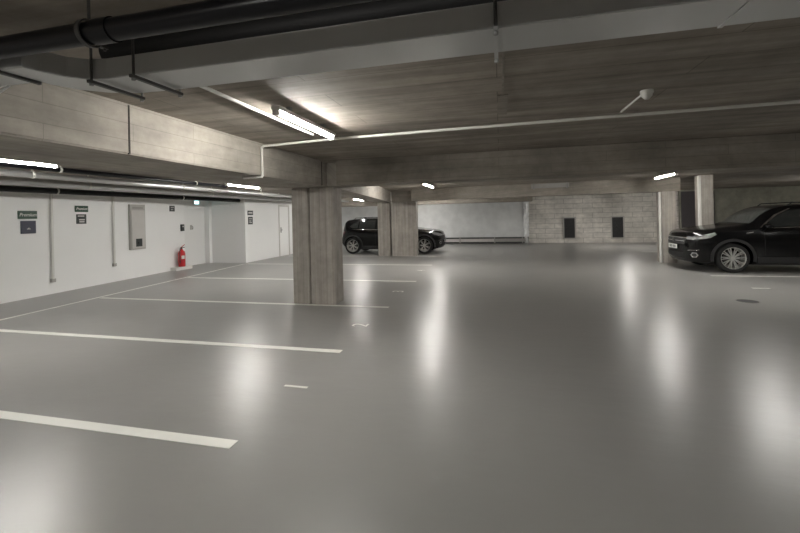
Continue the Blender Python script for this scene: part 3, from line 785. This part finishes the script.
suv = dict(name='car', label='large black sport utility car parked at the right, facing left', L=4.48, fw=.93, rw=3.66, R=.355, track=.80, nose=.2,
    top=[(0, .68), (.02, .84), (.07, .955), (.2, 1.02), (.5, 1.07), (.9, 1.115), (1.2, 1.15), (1.36, 1.19), (1.65, 1.42), (1.88, 1.55), (2.15, 1.615), (2.8, 1.645), (3.5, 1.62), (4.0, 1.55), (4.15, 1.49), (4.32, 1.2), (4.42, 1.05), (4.46, .95), (4.48, .8)],
    belt=[(0, .6), (.05, .8), (.2, .9), (.6, .97), (1.2, 1.03), (1.6, 1.06), (3.6, 1.12), (4.2, 1.1), (4.4, .95), (4.48, .72)],
    bot=[(0, .36), (.06, .24), (.3, .2), (.8, .19), (3.8, .2), (4.3, .26), (4.48, .42)],
    W=[(0, .70), (.05, .78), (.15, .84), (.35, .885), (.7, .915), (1.2, .925), (3.6, .925), (4.1, .89), (4.35, .83), (4.48, .76)],
    WR=[(0, .6), (.1, .7), (.4, .76), (1.1, .78), (1.36, .76), (1.65, .70), (1.95, .645), (2.5, .635), (3.6, .615), (4.1, .59), (4.3, .64), (4.48, .62)],
    side_glass=[[(1.56, 1.09), (1.86, 1.33), (2.2, 1.49), (2.74, 1.54), (2.74, 1.1)], [(2.82, 1.1), (2.82, 1.545), (3.2, 1.54), (3.52, 1.5), (3.52, 1.13)], [(3.58, 1.15), (3.58, 1.49), (3.8, 1.43), (3.98, 1.28), (4.0, 1.2)]],
    chrome_side=[[(1.5, 1.075), (1.5, 1.06), (3.9, 1.125), (3.9, 1.14)], [(1.49, 1.08), (1.83, 1.365), (2.18, 1.525), (2.23, 1.525), (1.86, 1.345), (1.525, 1.08)], [(1.2, .95), (1.2, .965), (1.34, .985), (1.34, .97)]],
    sill=[(1.42, .24), (3.2, .24), (3.2, .38), (1.42, .38)], handles=[(2.55, .99), (3.42, 1.01)],
    seams=[[(1.58, .42), (1.586, .42), (1.56, 1.03), (1.554, 1.03)], [(2.775, .42), (2.781, .42), (2.781, 1.08), (2.775, 1.08)]],
    mirror=(1.58, 1.07), head=[(-.1, .80), (.2, .80), (.42, .84), (.52, .93), (.48, .98), (.3, .91), (-.1, .86)],
    fog=[(.10, .36), (.19, .36), (.23, .42), (.19, .48), (.10, .48), (.06, .42)], fogt=[(-.02, .52), (.24, .54), (.25, .555), (-.02, .54)],
    tail=[(-.2, .95), (.2, .92), (.24, 1.05), (-.2, 1.08)], rail=[(2.2, -.03), (2.3, .035), (3.0, .04), (3.9, .04), (4.0, -.03)],
    ws=[(-.68, 1.36), (.68, 1.36), (.57, 1.88), (-.57, 1.88)], rwin=[(-.52, 1.22), (.52, 1.22), (.45, 1.47), (-.45, 1.47)],
    grille=[(-.5, .68), (.5, .68), (.56, .84), (-.56, .84)], bars=[[(-.58, .83), (.58, .83), (.58, .85), (-.58, .85)], [(-.5, .745), (.5, .745), (.5, .76), (-.5, .76)]],
    intake=[(-.5, .34), (.5, .34), (.46, .46), (-.46, .46)], plate_z=.6, emblem_z=.77, spokes=10)
c1 = make_car(suv); c1.location = (4.50, 12.28, 0)

hb = dict(suv, name='car', label='black hatchback parked behind the middle columns at the left, facing right', L=4.4, fw=.72, rw=3.80, R=.345, nose=.22, spokes=7, fin=3.45,
    top=[(0, .62), (.02, .76), (.07, .86), (.2, .92), (.5, .965), (.9, 1.01), (1.15, 1.05), (1.4, 1.12), (1.75, 1.32), (2.05, 1.43), (2.4, 1.475), (3.0, 1.5), (3.6, 1.49), (4.12, 1.44), (4.25, 1.35), (4.34, 1.12), (4.38, .98), (4.39, .88), (4.4, .75)],
    belt=[(0, .56), (.05, .72), (.2, .82), (.6, .88), (1.2, .94), (1.6, .97), (3.6, 1.03), (4.1, 1.02), (4.33, .88), (4.4, .66)],
    bot=[(0, .34), (.06, .22), (.3, .18), (.8, .17), (3.8, .18), (4.2, .24), (4.4, .38)],
    W=[(0, .66), (.05, .75), (.15, .81), (.35, .86), (.7, .895), (1.2, .905), (3.5, .905), (4.0, .87), (4.27, .81), (4.4, .74)],
    WR=[(0, .58), (.1, .68), (.4, .74), (1.1, .76), (1.4, .74), (1.75, .68), (2.1, .625), (2.6, .615), (3.5, .6), (4.0, .57), (4.2, .62), (4.4, .6)],
    side_glass=[[(1.68, 1.0), (2.02, 1.24), (2.38, 1.365), (2.74, 1.4), (2.74, 1.02)], [(2.82, 1.02), (2.82, 1.405), (3.2, 1.4), (3.52, 1.37), (3.52, 1.05)], [(3.58, 1.07), (3.58, 1.36), (3.8, 1.3), (3.94, 1.18), (3.95, 1.12)]],
    chrome_side=[[(1.62, .99), (1.62, .975), (3.85, 1.03), (3.85, 1.045)]],
    sill=[(1.3, .22), (3.4, .22), (3.4, .34), (1.3, .34)], handles=[(2.55, .9), (3.35, .92)],
    seams=[[(1.58, .38), (1.586, .38), (1.56, .95), (1.554, .95)], [(2.775, .38), (2.781, .38), (2.781, 1.0), (2.775, 1.0)]],
    mirror=(1.72, .98), head=[(-.2, .7), (.1, .72), (.34, .8), (.32, .88), (.05, .84), (-.2, .78)],
    fog=[(-.1, .38), (.03, .38), (.06, .44), (.03, .5), (-.1, .48)], fogt=[(-.16, .53), (.1, .54), (.11, .555), (-.16, .545)],
    tail=[(-.2, .86), (.2, .84), (.24, .96), (-.2, .98)], rail=[(2.2, -.03), (2.3, .03), (3.0, .035), (3.75, .035), (3.85, -.03)],
    ws=[(-.64, 1.48), (.64, 1.48), (.55, 2.04), (-.55, 2.04)], rwin=[(-.5, 1.12), (.5, 1.12), (.43, 1.36), (-.43, 1.36)],
    grille=[(-.46, .6), (.46, .6), (.5, .75), (-.5, .75)], bars=[[(-.5, .745), (.5, .745), (.5, .76), (-.5, .76)]],
    intake=[(-.5, .3), (.5, .3), (.46, .42), (-.46, .42)], plate_z=.5, emblem_z=.68)
c2 = make_car(hb); c2.location = (-2.3, 17.1, 0); c2.rotation_euler = (0, 0, PI)
